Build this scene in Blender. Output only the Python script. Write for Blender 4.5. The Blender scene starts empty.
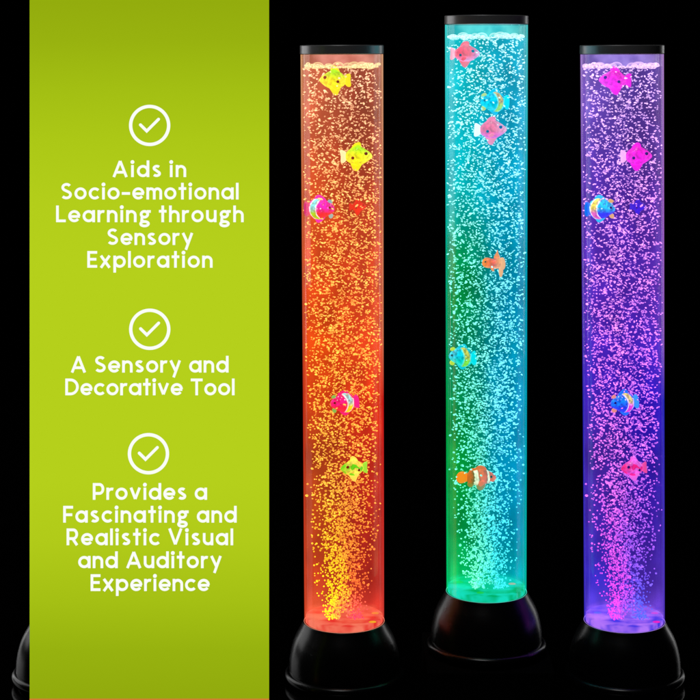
import bpy, bmesh, math, random
import numpy as np
from mathutils import Vector, Matrix, Euler

random.seed(7)
rng = np.random.default_rng(11)
sc = bpy.context.scene
COL = sc.collection
PI = math.pi

# ------------------------------------------------------------------ camera
D = 1.825            # metres from the row of lamps
EYE = 0.650          # the lens sits level with the caps
cam_d = bpy.data.cameras.new("camera")
cam = bpy.data.objects.new("camera", cam_d)
COL.objects.link(cam)
cam.location = (0.350, -D, EYE)
cam.rotation_euler = (math.radians(90), 0, 0)
cam_d.sensor_width = 36
cam_d.lens = 36 * D / 0.700
cam_d.shift_y = -300 / 700
cam_d.clip_start = 0.05
cam_d.clip_end = 50
sc.camera = cam

def at(px, py, y):
    """a point of the plane at depth y, from photo pixels"""
    k = (D + y) / D * 0.001
    return Vector((0.350 + (px - 350) * k, y, EYE - (py - 50) * k))

# ------------------------------------------------------------------ colour
def lin(c):
    out = []
    for v in c[:3]:
        v = v / 255.0
        out.append(v / 12.92 if v <= 0.04045 else ((v + 0.055) / 1.055) ** 2.4)
    return (out[0], out[1], out[2], 1.0)

# ------------------------------------------------------------------ object helpers
def tag(o, label=None, cat=None, group=None, kind=None):
    if label: o["label"] = label
    if cat: o["category"] = cat
    if group: o["group"] = group
    if kind: o["kind"] = kind
    return o

def empty(name, loc):
    o = bpy.data.objects.new(name, None)
    o.empty_display_size = 0.02
    COL.objects.link(o)
    o.location = loc
    return o

def obj(name, bm, mat, parent=None, smooth=True, loc=None):
    me = bpy.data.meshes.new(name)
    bmesh.ops.recalc_face_normals(bm, faces=bm.faces[:])
    bm.to_mesh(me); bm.free()
    if smooth:
        for p in me.polygons: p.use_smooth = True
    o = bpy.data.objects.new(name, me)
    COL.objects.link(o)
    if mat: me.materials.append(mat)
    if parent: o.parent = parent
    if loc is not None: o.location = loc
    return o

def sharp(o, deg=35):
    me = o.data
    bm = bmesh.new(); bm.from_mesh(me)
    for e in bm.edges:
        if len(e.link_faces) == 2 and e.calc_face_angle(0) > math.radians(deg): e.smooth = False
    bm.to_mesh(me); bm.free()
    return o

def lathe(profile, n=96, closed=False):
    """profile: (radius, z) pairs; closed joins the last to the first"""
    bm = bmesh.new()
    rings = []
    for r, z in profile:
        if r < 1e-6:
            rings.append([bm.verts.new((0, 0, z))])
        else:
            rings.append([bm.verts.new((r * math.cos(2 * PI * i / n), r * math.sin(2 * PI * i / n), z)) for i in range(n)])
    m = len(rings)
    for k in range(m if closed else m - 1):
        a, b = rings[k], rings[(k + 1) % m]
        for i in range(n):
            j = (i + 1) % n
            if len(a) == 1 and len(b) == 1: continue
            if len(a) == 1: bm.faces.new((a[0], b[i], b[j]))
            elif len(b) == 1: bm.faces.new((a[i], a[j], b[0]))
            else: bm.faces.new((a[i], a[j], b[j], b[i]))
    return bm

def torus(R, r, z, n=96, m=16):
    return lathe([(R + r * math.cos(2 * PI * k / m), z + r * math.sin(2 * PI * k / m)) for k in range(m)], n, True)

def box_bm(x0, x1, y0, y1, z0, z1, bevel=0.0):
    bm = bmesh.new()
    bmesh.ops.create_cube(bm, size=1)
    for v in bm.verts:
        v.co = ((x0 + x1) / 2 + v.co.x * (x1 - x0), (y0 + y1) / 2 + v.co.y * (y1 - y0), (z0 + z1) / 2 + v.co.z * (z1 - z0))
    if bevel:
        bmesh.ops.bevel(bm, geom=bm.edges[:], offset=bevel, segments=2, affect='EDGES', profile=0.5)
    return bm

# ------------------------------------------------------------------ material helpers
def new_mat(name):
    m = bpy.data.materials.new(name)
    m.use_nodes = True
    nt = m.node_tree
    for n in list(nt.nodes): nt.nodes.remove(n)
    out = nt.nodes.new("ShaderNodeOutputMaterial")
    return m, nt, out

def N(nt, t, **kw):
    n = nt.nodes.new(t)
    for k, v in kw.items(): setattr(n, k, v)
    return n

def principled(name, color, rough=0.4, spec=0.5, noise=0.0, nscale=60, coat=0.0, bump=0.0):
    m, nt, out = new_mat(name)
    p = N(nt, "ShaderNodeBsdfPrincipled")
    nt.links.new(p.outputs[0], out.inputs["Surface"])
    p.inputs["Base Color"].default_value = color
    p.inputs["Roughness"].default_value = rough
    p.inputs["Specular IOR Level"].default_value = spec
    p.inputs["Coat Weight"].default_value = coat
    if noise or bump:
        tc = N(nt, "ShaderNodeTexCoord")
        no = N(nt, "ShaderNodeTexNoise"); no.inputs["Scale"].default_value = nscale; no.inputs["Detail"].default_value = 5
        nt.links.new(tc.outputs["Object"], no.inputs["Vector"])
        if noise:
            mr = N(nt, "ShaderNodeMapRange")
            mr.inputs["To Min"].default_value = rough - noise; mr.inputs["To Max"].default_value = rough + noise
            nt.links.new(no.outputs["Fac"], mr.inputs["Value"])
            nt.links.new(mr.outputs[0], p.inputs["Roughness"])
        if bump:
            b = N(nt, "ShaderNodeBump"); b.inputs["Strength"].default_value = bump; b.inputs["Distance"].default_value = 0.0005
            nt.links.new(no.outputs["Fac"], b.inputs["Height"]); nt.links.new(b.outputs[0], p.inputs["Normal"])
    return m

def ramp(nt, fac, stops, interp='LINEAR'):
    r = N(nt, "ShaderNodeValToRGB")
    r.color_ramp.interpolation = interp
    el = r.color_ramp.elements
    stops = sorted(stops, key=lambda s: s[0])
    while len(el) < len(stops): el.new(0.5)
    for e, (p, c) in zip(el, stops):
        e.position = p
        e.color = c
    nt.links.new(fac, r.inputs["Fac"])
    return r.outputs["Color"]

def math_node(nt, op, a, b=None, clamp=False):
    n = N(nt, "ShaderNodeMath", operation=op, use_clamp=clamp)
    for i, v in enumerate((a, b)):
        if v is None: continue
        if isinstance(v, (int, float)): n.inputs[i].default_value = v
        else: nt.links.new(v, n.inputs[i])
    return n.outputs[0]

def mixc(nt, fac, a, b, mode='MIX'):
    n = N(nt, "ShaderNodeMix", data_type='RGBA', blend_type=mode)
    if isinstance(fac, (int, float)): n.inputs[0].default_value = fac
    else: nt.links.new(fac, n.inputs[0])
    for idx, v in ((6, a), (7, b)):
        if isinstance(v, tuple): n.inputs[idx].default_value = v
        else: nt.links.new(v, n.inputs[idx])
    return n.outputs[2]

FLOOR = 0.019
ZTOP = 0.636          # lamp height
def hz(py):           # photo row of the left-hand lamp -> 0..1 of the lamp's height
    return (0.700 - py * 0.001 - FLOOR) / ZTOP

def lit_colour(nt, left, right, soft=0.022, noise=0.35, nscale=45):
    """colour of the lamp light: down the height from two lists, blended across x, with cloudy variation"""
    tc = N(nt, "ShaderNodeTexCoord")
    sep = N(nt, "ShaderNodeSeparateXYZ")
    nt.links.new(tc.outputs["Object"], sep.inputs[0])
    z = math_node(nt, 'DIVIDE', sep.outputs["Z"], ZTOP)
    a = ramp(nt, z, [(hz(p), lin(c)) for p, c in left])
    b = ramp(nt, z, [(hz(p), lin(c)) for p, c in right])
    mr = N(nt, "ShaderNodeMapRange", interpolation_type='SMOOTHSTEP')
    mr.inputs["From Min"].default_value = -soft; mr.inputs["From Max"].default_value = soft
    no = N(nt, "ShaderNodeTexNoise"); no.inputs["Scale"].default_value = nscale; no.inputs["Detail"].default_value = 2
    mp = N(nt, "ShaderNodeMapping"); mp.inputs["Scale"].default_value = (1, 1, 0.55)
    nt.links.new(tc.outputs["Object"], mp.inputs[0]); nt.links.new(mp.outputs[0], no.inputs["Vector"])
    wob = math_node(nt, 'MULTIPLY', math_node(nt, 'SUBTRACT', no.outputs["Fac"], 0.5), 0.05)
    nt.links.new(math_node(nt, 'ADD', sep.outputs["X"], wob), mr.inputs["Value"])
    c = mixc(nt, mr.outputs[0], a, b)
    k = N(nt, "ShaderNodeMapRange")
    k.inputs["From Min"].default_value = 0.3; k.inputs["From Max"].default_value = 0.7
    k.inputs["To Min"].default_value = 1 - noise; k.inputs["To Max"].default_value = 1 + noise
    nt.links.new(no.outputs["Fac"], k.inputs["Value"])
    return c, k.outputs[0], sep

ABS = 15.0
def water_mat(name, left, right, gain=1.0, noise=0.55):
    m, nt, out = new_mat(name)
    c, k, sep = lit_colour(nt, left, right, noise=noise, nscale=62)
    rad = math_node(nt, 'SQRT', math_node(nt, 'ADD', math_node(nt, 'MULTIPLY', sep.outputs["X"], sep.outputs["X"]), math_node(nt, 'MULTIPLY', sep.outputs["Y"], sep.outputs["Y"])))
    rm = N(nt, "ShaderNodeMapRange", interpolation_type='SMOOTHSTEP')
    rm.inputs["From Min"].default_value = 0.024; rm.inputs["From Max"].default_value = 0.0385
    rm.inputs["To Min"].default_value = 0.62; rm.inputs["To Max"].default_value = 1.5  # light guided along the wall, put into the water's emission
    nt.links.new(rad, rm.inputs["Value"])
    k = math_node(nt, 'MULTIPLY', k, rm.outputs[0])
    em = N(nt, "ShaderNodeEmission")
    nt.links.new(c, em.inputs["Color"])
    nt.links.new(math_node(nt, 'MULTIPLY', k, ABS * 1.22 * gain), em.inputs["Strength"])
    ab = N(nt, "ShaderNodeVolumeAbsorption"); ab.inputs["Color"].default_value = (0, 0, 0, 1); ab.inputs["Density"].default_value = ABS
    ad = N(nt, "ShaderNodeAddShader")
    nt.links.new(em.outputs[0], ad.inputs[0]); nt.links.new(ab.outputs[0], ad.inputs[1])
    nt.links.new(ad.outputs[0], out.inputs["Volume"])
    tr = N(nt, "ShaderNodeBsdfTransparent")
    nt.links.new(tr.outputs[0], out.inputs["Surface"])
    return m

def wall_mat(name, left, right, gain=1.0):
    """clear acrylic, its edge light put in as volume emission"""
    m, nt, out = new_mat(name)
    c, k, sep = lit_colour(nt, left, right, noise=0.15, nscale=30)
    em = N(nt, "ShaderNodeEmission")
    nt.links.new(c, em.inputs["Color"]); em.inputs["Strength"].default_value = 44.0 * gain
    nt.links.new(em.outputs[0], out.inputs["Volume"])
    tr = N(nt, "ShaderNodeBsdfTransparent"); gl = N(nt, "ShaderNodeBsdfGlossy"); gl.inputs["Roughness"].default_value = 0.06
    fr = N(nt, "ShaderNodeFresnel"); fr.inputs["IOR"].default_value = 1.25
    mx = N(nt, "ShaderNodeMixShader")
    nt.links.new(math_node(nt, 'MULTIPLY', fr.outputs[0], 0.06), mx.inputs[0])
    nt.links.new(tr.outputs[0], mx.inputs[1]); nt.links.new(gl.outputs[0], mx.inputs[2])
    nt.links.new(mx.outputs[0], out.inputs["Surface"])
    return m

def bubble_mat(name, left, right, gain=1.0):
    m, nt, out = new_mat(name)
    c, k, sep = lit_colour(nt, left, right, soft=0.011, noise=0.1)
    tc = N(nt, "ShaderNodeTexCoord")
    no = N(nt, "ShaderNodeTexNoise"); no.inputs["Scale"].default_value = 520; no.inputs["Detail"].default_value = 1
    nt.links.new(tc.outputs["Object"], no.inputs["Vector"])
    mr = N(nt, "ShaderNodeMapRange"); mr.inputs["From Min"].default_value = 0.3; mr.inputs["From Max"].default_value = 0.7
    mr.inputs["To Min"].default_value = 0.45; mr.inputs["To Max"].default_value = 1.35
    nt.links.new(no.outputs["Fac"], mr.inputs["Value"])
    em = N(nt, "ShaderNodeEmission"); nt.links.new(c, em.inputs["Color"])  # lamp light on the bubbles put in as their own emission
    nt.links.new(math_node(nt, 'MULTIPLY', mr.outputs[0], gain), em.inputs["Strength"])
    gl = N(nt, "ShaderNodeBsdfGlossy"); gl.inputs["Roughness"].default_value = 0.1
    lw = N(nt, "ShaderNodeFresnel"); lw.inputs["IOR"].default_value = 1.33
    mx = N(nt, "ShaderNodeMixShader")
    nt.links.new(lw.outputs[0], mx.inputs[0]); nt.links.new(em.outputs[0], mx.inputs[1]); nt.links.new(gl.outputs[0], mx.inputs[2])
    nt.links.new(mx.outputs[0], out.inputs["Surface"])
    return m

def emit_mat(name, color, strength=1.0):
    m, nt, out = new_mat(name)
    em = N(nt, "ShaderNodeEmission"); em.inputs["Color"].default_value = color; em.inputs["Strength"].default_value = strength
    nt.links.new(em.outputs[0], out.inputs["Surface"])
    return m

def film_mat(name, color, strength):
    """thin bubble skin: clear in the middle, its rim light put in as emission"""
    m, nt, out = new_mat(name)
    em = N(nt, "ShaderNodeEmission"); em.inputs["Color"].default_value = color; em.inputs["Strength"].default_value = strength
    tr = N(nt, "ShaderNodeBsdfTransparent")
    lw = N(nt, "ShaderNodeLayerWeight"); lw.inputs["Blend"].default_value = 0.35
    mx = N(nt, "ShaderNodeMixShader")
    nt.links.new(lw.outputs["Facing"], mx.inputs[0]); nt.links.new(tr.outputs[0], mx.inputs[1]); nt.links.new(em.outputs[0], mx.inputs[2])
    nt.links.new(mx.outputs[0], out.inputs["Surface"])
    return m

M_black = principled("gloss_black_plastic", (0.0015, 0.0015, 0.0017, 1), 0.27, 0.30, noise=0.04, nscale=80)
M_cap = principled("satin_black_plastic", (0.20, 0.20, 0.205, 1), 0.30, 0.6, noise=0.03, nscale=120)
[n for n in M_cap.node_tree.nodes if n.type == "BSDF_PRINCIPLED"][0].inputs["Metallic"].default_value = 0.5
M_rubber = principled("rubber", (0.002, 0.002, 0.002, 1), 0.9, 0.0)
M_floor = principled("polished_black_table", (0.0006, 0.0006, 0.0006, 1), 0.09, 0.38, noise=0.03, nscale=14)
M_drop = principled("black_velvet", (0.0004, 0.0004, 0.0004, 1), 1.0, 0.0)

# ------------------------------------------------------------------ setting
tag(obj("tabletop", box_bm(-2.5, 3.2, -2.6, 2.4, FLOOR - 0.04, FLOOR), M_floor, smooth=False), kind="structure")
tag(obj("backdrop", box_bm(-2.5, 3.2, 2.4, 2.44, -0.1, 2.6), M_drop, smooth=False), kind="structure")

# ------------------------------------------------------------------ the lamps
RB, RT = 0.0400, 0.0415
ZB, ZC = 0.0605, 0.6270
WL = 0.6140           # water line
def tube_r(z): return RB + (RT - RB) * (z - ZB) / (ZC - ZB)

def bubble_mesh(n, seed, rise_profile, keep_out, streams=(-0.010, 0.011)):
    """thousands of little flattened spheres as one mesh"""
    r = np.random.default_rng(seed)
    bm = bmesh.new(); bmesh.ops.create_icosphere(bm, subdivisions=2, radius=1.0)
    bv = np.array([v.co[:] for v in bm.verts]); bf = np.array([[v.index for v in f.verts] for f in bm.faces]); bm.free()
    P, S, R = [], [], []
    while len(P) < n:
        z = ZB + 0.0112 + (WL - ZB - 0.0128) * (r.random() ** 1.2)
        hw = np.interp(z, rise_profile[0], rise_profile[1])
        cx = 0.0
        if z < ZB + 0.065:
            t = 1 - (z - ZB - .0112) / 0.0538
            cx = (streams[0] if r.random() < 0.55 else streams[1]) * t
        if z < 0.22:
            fwd = -0.027 * max(0.0, 1 - (z - ZB - .0112) / 0.045)     # the air stones sit toward the front
            x = cx + hw * np.clip(r.normal() * 0.5, -1.15, 1.15); y = fwd + hw * np.clip(r.normal() * 0.5, -1.15, 1.15)
        else:
            a = r.random() * 2 * PI; q = math.sqrt(r.random()) * hw
            x, y = q * math.cos(a), q * math.sin(a)
        rr = math.hypot(x, y)
        if rr > tube_r(z) - 0.0022: continue
        bad = False
        for (kx, ky, kz, ka, kb) in keep_out:
            if abs(x - kx) < ka and abs(z - kz) < kb and abs(y - ky) < 0.009: bad = True; break
            if abs(x - kx) < ka * 0.8 and abs(z - kz) < kb * 0.8 and y < ky and r.random() < 0.8: bad = True; break
        if bad: continue
        flat = float(np.interp(z, [0.10, 0.30], [0.0, 1.0]))
        s = 0.00076 * math.exp(r.normal() * 0.22)
        if r.random() < 0.04: s *= 1.5
        a = s * (1 + flat * (0.25 + 0.6 * r.random())); c = s * (1 - 0.30 * flat)
        P.append((x, y, z)); S.append((a, s * (1 - 0.05 * flat), c))
        tilt = (r.normal() * 0.45) * flat
        R.append(Euler((r.normal() * 0.3, tilt, r.random() * PI)).to_matrix())
    P, S = np.array(P), np.array(S)
    R = np.array([[list(row) for row in m] for m in R])
    V = np.einsum('nij,nvj->nvi', R, bv[None] * S[:, None, :]) + P[:, None, :]
    F = (bf[None] + (np.arange(n) * len(bv))[:, None, None]).reshape(-1, 3)
    me = bpy.data.meshes.new("bubble_swarm")
    me.vertices.add(n * len(bv)); me.vertices.foreach_set("co", V.reshape(-1))
    me.loops.add(len(F) * 3); me.loops.foreach_set("vertex_index", F.reshape(-1).astype(np.int32))
    me.polygons.add(len(F)); me.polygons.foreach_set("loop_start", np.arange(0, len(F) * 3, 3, dtype=np.int32))
    me.update(calc_edges=True); me.validate()
    me.polygons.foreach_set("use_smooth", np.ones(len(F), dtype=bool))
    return me

def foam_mesh(seed):
    """froth lying on the water line, thicker against the wall at both sides"""
    r = random.Random(seed)
    bm = bmesh.new()
    for i in range(270):
        a = r.random() * 2 * PI
        q = (tube_r(WL) - 0.0045) * (r.random() ** 0.32)
        s = 0.0006 + 0.0019 * r.random() ** 2.2
        side = abs(math.cos(a))
        s *= 1.3 if side > 0.72 and r.random() < 0.7 else (0.62 if side < 0.6 else 0.85)
        q = min(q, tube_r(WL) - 0.0026 - s)
        z = WL - 0.0006 + r.random() * (0.0006 + 0.0036 * side ** 3 * (0.35 + 0.65 * math.sin(a * 3 + seed) ** 2))
        bmesh.ops.create_icosphere(bm, subdivisions=2, radius=s, matrix=Matrix.Translation((q * math.cos(a), q * math.sin(a), z)) @ Matrix.Diagonal((1.25, 1.25, 0.8, 1)))
    return bm

PLUME = ([0.0, 0.072, 0.083, 0.10, 0.13, 0.17, 0.21, 0.26, 0.33, 0.40, 0.7],
         [0.005, 0.007, 0.0135, 0.021, 0.027, 0.031, 0.034, 0.036, 0.038, 0.0395, 0.0395])

def make_lamp(cx, cy, rise, lean, label, pal, lit=True):
    root = empty("bubble_lamp", (cx, cy, FLOOR + rise))
    root.rotation_euler = (0, lean, 0)
    tag(root, label, "bubble lamp", "tall bubble tube lamps in a row")
    prof = [(0, .0035), (52, 3.5), (55.0, 6), (55.4, 12.5), (55.5, 16), (54.9, 24), (53.6, 31.5), (51.6, 39), (49.0, 45.5), (46.0, 51), (43.0, 56), (41.4, 59.2), (41.0, 60.2), (40.6, 60.6), (38.6, 60.6), (38.4, 59.5), (0, 59.5)]
    prof = [(r * .001, z * .001) for r, z in prof]; prof[0] = (0, .0035)
    base = obj("base", lathe(prof, 128), M_black, root)
    sharp(base, 50)
    obj("foot_ring", torus(0.0553, 0.0042, 0.0078, 128, 24), M_black, root)
    obj("rubber_foot", lathe([(0, 0), (.050, 0), (.051, .001), (.051, .0034), (0, .0034)], 64), M_rubber, root)
    cap = obj("cap", lathe([(0, ZC - .0002), (.0385, ZC - .0002), (.0400, ZC), (.0415, ZC), (.0419, ZC + .0004), (.0419, ZTOP - .0008), (.0413, ZTOP - .0001), (.0395, ZTOP), (.0385, ZTOP - .0006), (0, ZTOP - .0006)], 128), M_cap, root)
    sharp(cap, 40)
    g = 0.0012
    tube = obj("tube", lathe([(RB, ZB), (RT, ZC - .0003), (RT - g, ZC - .0003), (RB - g, ZB)], 128, True), pal["wall"], root)
    sharp(tube, 40)
    if not lit:
        return root
    obj("water", lathe([(0, .0708), (tube_r(.0708) - g - .0002, .0708), (tube_r(WL) - g - .0002, WL), (0, WL)], 128), pal["water"], root)
    obj("glow_plug", lathe([(0, .0663), (RB - g - .0002, .0663), (RB - g - .0001, .0705), (0, .0705)], 96), pal["plug"], root)  # bright band at the tube foot, put in as a glowing volume
    obj("air_glow", lathe([(0, WL + .0004), (tube_r(WL) - g - .0002, WL + .0004), (tube_r(ZC - .0005) - g - .0002, ZC - .0006), (0, ZC - .0006)], 96), pal["air_glow"], root)  # added glow that lightens the air gap above the water
    obj("light_plate", lathe([(0, .0598), (RB - g - .0002, .0598), (RB - g - .0002, .0655), (RB - g - .001, .0662), (0, .0662)], 96), pal["plate"], root)
    obj("glow_rim", torus(RB + .0001, .00024, ZB + .0002, 128, 10), pal["rim"], root)  # bright line round the tube foot, added as an emissive ring
    for (lx, ly, col) in pal["leds"]:
        bm = bmesh.new()
        bmesh.ops.create_uvsphere(bm, u_segments=20, v_segments=12, radius=0.0030)
        for v in bm.verts: v.co.z = max(v.co.z, 0) * 0.3; v.co.x *= 1.25
        obj("led", bm, col, root, loc=(lx, ly, .0664))
    return root

def L(*rows): return [r for r in rows]

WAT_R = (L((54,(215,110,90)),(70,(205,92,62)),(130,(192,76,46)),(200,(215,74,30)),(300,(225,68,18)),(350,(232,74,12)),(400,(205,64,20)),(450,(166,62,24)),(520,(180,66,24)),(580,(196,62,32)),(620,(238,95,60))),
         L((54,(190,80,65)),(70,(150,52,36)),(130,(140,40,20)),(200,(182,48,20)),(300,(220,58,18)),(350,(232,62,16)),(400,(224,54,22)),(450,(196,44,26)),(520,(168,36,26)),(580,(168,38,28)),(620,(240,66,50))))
WAT_C = (L((54,(0,215,220)),(70,(0,200,215)),(130,(0,196,214)),(200,(0,198,214)),(240,(0,176,170)),(280,(0,152,80)),(330,(0,146,50)),(380,(0,128,92)),(440,(0,142,74)),(500,(0,160,50)),(560,(0,150,60)),(620,(0,215,110))),
         L((54,(0,205,220)),(70,(0,180,215)),(130,(0,160,204)),(200,(0,172,218)),(280,(0,148,188)),(330,(0,132,176)),(380,(0,150,190)),(440,(0,150,204)),(500,(0,152,206)),(560,(0,140,186)),(620,(0,190,205))))
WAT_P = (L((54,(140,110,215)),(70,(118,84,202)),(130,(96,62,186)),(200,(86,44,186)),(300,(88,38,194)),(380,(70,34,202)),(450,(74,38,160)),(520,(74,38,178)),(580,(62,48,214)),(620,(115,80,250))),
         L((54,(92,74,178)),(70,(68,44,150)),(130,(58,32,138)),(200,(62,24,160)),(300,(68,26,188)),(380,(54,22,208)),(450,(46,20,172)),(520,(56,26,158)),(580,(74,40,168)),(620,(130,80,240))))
WALL_R = (L((54,(255,185,130)),(200,(245,120,70)),(400,(220,55,30)),(620,(245,80,45))), L((54,(255,190,145)),(200,(255,150,110)),(330,(255,140,100)),(400,(235,30,30)),(620,(245,70,60))))
WALL_C = (L((54,(70,245,240)),(200,(20,215,215)),(280,(0,190,150)),(450,(0,175,70)),(620,(0,220,120))), L((54,(90,225,225)),(200,(20,205,225)),(280,(0,185,215)),(450,(0,180,205)),(620,(0,210,180))))
WALL_P = (L((54,(200,150,255)),(200,(140,90,240)),(400,(60,45,225)),(620,(80,60,245))), L((54,(220,165,255)),(200,(205,125,250)),(330,(190,120,250)),(400,(50,50,235)),(620,(110,70,245))))
BUB_R = (L((60,(255,215,165)),(130,(255,200,140)),(220,(255,195,95)),(350,(255,188,70)),(480,(255,188,62)),(540,(255,205,40)),(580,(255,222,20)),(632,(255,225,15))),
         L((60,(255,205,165)),(130,(255,190,135)),(220,(255,190,95)),(350,(255,180,70)),(480,(255,172,62)),(540,(255,150,50)),(585,(252,110,50)),(610,(245,50,90)),(632,(240,25,130))))
BUB_C = (L((60,(205,255,252)),(200,(170,252,250)),(300,(130,248,232)),(450,(120,250,225)),(560,(110,250,215)),(610,(110,248,190)),(632,(170,230,80))),
         L((60,(205,252,255)),(200,(165,245,252)),(300,(130,240,246)),(450,(120,238,250)),(560,(80,232,245)),(632,(30,190,190))))
BUB_P = (L((60,(240,200,255)),(200,(245,165,252)),(350,(240,130,238)),(480,(236,115,238)),(560,(236,85,228)),(600,(240,60,220)),(632,(242,30,180))),
         L((60,(230,190,255)),(200,(240,155,248)),(350,(232,125,242)),(480,(212,105,242)),(550,(165,90,245)),(590,(85,85,250)),(632,(40,105,235))))

E = emit_mat
def air_glow_mat(name, a, b, gain):
    m, nt, out = new_mat(name)
    tc = N(nt, "ShaderNodeTexCoord"); no = N(nt, "ShaderNodeTexNoise"); no.inputs["Scale"].default_value = 75; no.inputs["Detail"].default_value = 2
    nt.links.new(tc.outputs["Object"], no.inputs["Vector"])
    c = ramp(nt, no.outputs["Fac"], [(0.40, lin(a)), (0.62, lin(b))])
    em = N(nt, "ShaderNodeEmission"); nt.links.new(c, em.inputs["Color"]); em.inputs["Strength"].default_value = gain
    nt.links.new(em.outputs[0], out.inputs["Volume"])
    tr = N(nt, "ShaderNodeBsdfTransparent"); nt.links.new(tr.outputs[0], out.inputs["Surface"])
    return m
def plug_mat(name, a, b):
    m, nt, out = new_mat(name)
    tc = N(nt, "ShaderNodeTexCoord"); no = N(nt, "ShaderNodeTexNoise"); no.inputs["Scale"].default_value = 42; no.inputs["Detail"].default_value = 2
    nt.links.new(tc.outputs["Object"], no.inputs["Vector"])
    c = ramp(nt, no.outputs["Fac"], [(0.40, lin(a)), (0.58, lin(b))])
    em = N(nt, "ShaderNodeEmission"); nt.links.new(c, em.inputs["Color"]); em.inputs["Strength"].default_value = 52
    ab = N(nt, "ShaderNodeVolumeAbsorption"); ab.inputs["Color"].default_value = (0, 0, 0, 1); ab.inputs["Density"].default_value = 50
    ad = N(nt, "ShaderNodeAddShader"); nt.links.new(em.outputs[0], ad.inputs[0]); nt.links.new(ab.outputs[0], ad.inputs[1])
    nt.links.new(ad.outputs[0], out.inputs["Volume"])
    tr = N(nt, "ShaderNodeBsdfTransparent"); nt.links.new(tr.outputs[0], out.inputs["Surface"])
    return m
def plate_mat(name, a, b):
    m, nt, out = new_mat(name)
    tc = N(nt, "ShaderNodeTexCoord"); no = N(nt, "ShaderNodeTexNoise"); no.inputs["Scale"].default_value = 55; no.inputs["Detail"].default_value = 2
    mp = N(nt, "ShaderNodeMapping"); mp.inputs["Scale"].default_value = (1, 1.6, 1)
    nt.links.new(tc.outputs["Object"], mp.inputs[0]); nt.links.new(mp.outputs[0], no.inputs["Vector"])
    c = ramp(nt, no.outputs["Fac"], [(0.38, lin(a)), (0.60, lin(b))])
    em = N(nt, "ShaderNodeEmission"); nt.links.new(c, em.inputs["Color"]); em.inputs["Strength"].default_value = 1.0
    nt.links.new(em.outputs[0], out.inputs["Surface"])
    return m
led_y = E("led_yellow", lin((255, 185, 40)), .85); led_r = E("led_red", lin((235, 25, 40)), 0.9)
led_g = E("led_green", lin((40, 215, 60)), 0.9); led_b = E("led_blue", lin((20, 120, 235)), 0.9)
led_m = E("led_magenta", lin((245, 30, 190)), 1.0); led_o = E("led_orange", lin((240, 130, 40)), 1.0)
pal_r = dict(wall=wall_mat("acrylic_wall_warm", *WALL_R, gain=.88), water=water_mat("water_warm", *WAT_R, gain=1.2), plug=plug_mat("plug_warm", (228,36,32), (246,128,92)), air_glow=air_glow_mat("air_glow_warm", (170,70,60), (250,165,150), 13), plate=plate_mat("light_plate_warm", (222,48,42), (242,120,95)),
             rim=E("rim_warm", lin((250, 150, 120)), .8), leds=[(.031, .004, led_y), (-.026, .006, led_r), (.028, -.024, led_y), (.010, .028, led_r)])
pal_c = dict(wall=wall_mat("acrylic_wall_cyan", *WALL_C), water=water_mat("water_cyan", *WAT_C), plug=plug_mat("plug_cyan", (0,175,85), (30,228,195)), air_glow=air_glow_mat("air_glow_cyan", (0,165,180), (120,245,240), 13), plate=plate_mat("light_plate_cyan", (0,165,90), (20,215,185)),
             rim=E("rim_cyan", lin((90, 235, 205)), .8), leds=[(.026, .004, led_o), (-.026, .010, led_g), (.012, .024, led_b), (-.008, -.026, led_g)])
pal_p = dict(wall=wall_mat("acrylic_wall_violet", *WALL_P, gain=.75), water=water_mat("water_violet", *WAT_P, gain=1.0), plug=plug_mat("plug_violet", (50,45,230), (205,125,250)), air_glow=air_glow_mat("air_glow_violet", (85,70,165), (185,160,250), 13), plate=plate_mat("light_plate_violet", (60,50,220), (175,115,245)),
             rim=E("rim_violet", lin((180, 140, 255)), .8), leds=[(.031, .004, led_m), (-.026, .006, led_b), (.028, -.024, led_m), (.010, .028, led_b)])
M_dark_tube = wall_mat("unlit_acrylic", *WALL_C)
[M_dark_tube.node_tree.links.remove(l) for l in list(M_dark_tube.node_tree.links) if l.to_socket.name == "Volume"]

LAMPS = dict(
    red=dict(x=0.3445, y=0.0, rise=0.0, lean=-0.0042, pal=pal_r),
    cyan=dict(x=0.4864, y=0.0, rise=0.0295, lean=0.0, pal=pal_c),
    violet=dict(x=0.6246, y=0.0, rise=0.0, lean=-0.0042, pal=pal_p))
make_lamp(0.3445, 0, 0, -0.0042, "tall bubble lamp glowing red and orange, next to the green sign board", pal_r)
make_lamp(0.4864, 0, 0.0295, 0.0, "tall bubble lamp glowing cyan and green, standing highest between the red and the violet lamps", pal_c)
make_lamp(0.6246, 0, 0, -0.0042, "tall bubble lamp glowing violet and blue, at the right end of the row", pal_p)
make_lamp(0.0722, 0, 0, 0.0, "unlit bubble lamp mostly hidden behind the green sign board, its black base peeping out", dict(wall=M_dark_tube), lit=False)
# the low black riser that lifts the cyan lamp
r_ = obj("display_riser", box_bm(0.4864 - .062, 0.4864 + .062, -.062, .062, FLOOR, FLOOR + .0295, 0.0015), M_rubber, smooth=False)
tag(r_, "low matt black riser block under the cyan lamp", "riser")

# ------------------------------------------------------------------ fish
def mottle(nt, tc, c):
    n3 = N(nt, "ShaderNodeTexNoise"); n3.inputs["Scale"].default_value = 340; n3.inputs["Detail"].default_value = 2
    nt.links.new(tc.outputs["Object"], n3.inputs["Vector"])
    g = ramp(nt, n3.outputs["Fac"], [(0.34, (0.66, 0.66, 0.66, 1)), (0.50, (1, 1, 1, 1)), (0.68, (1.25, 1.25, 1.25, 1))])
    return mixc(nt, 1.0, c, g, 'MULTIPLY')

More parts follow.
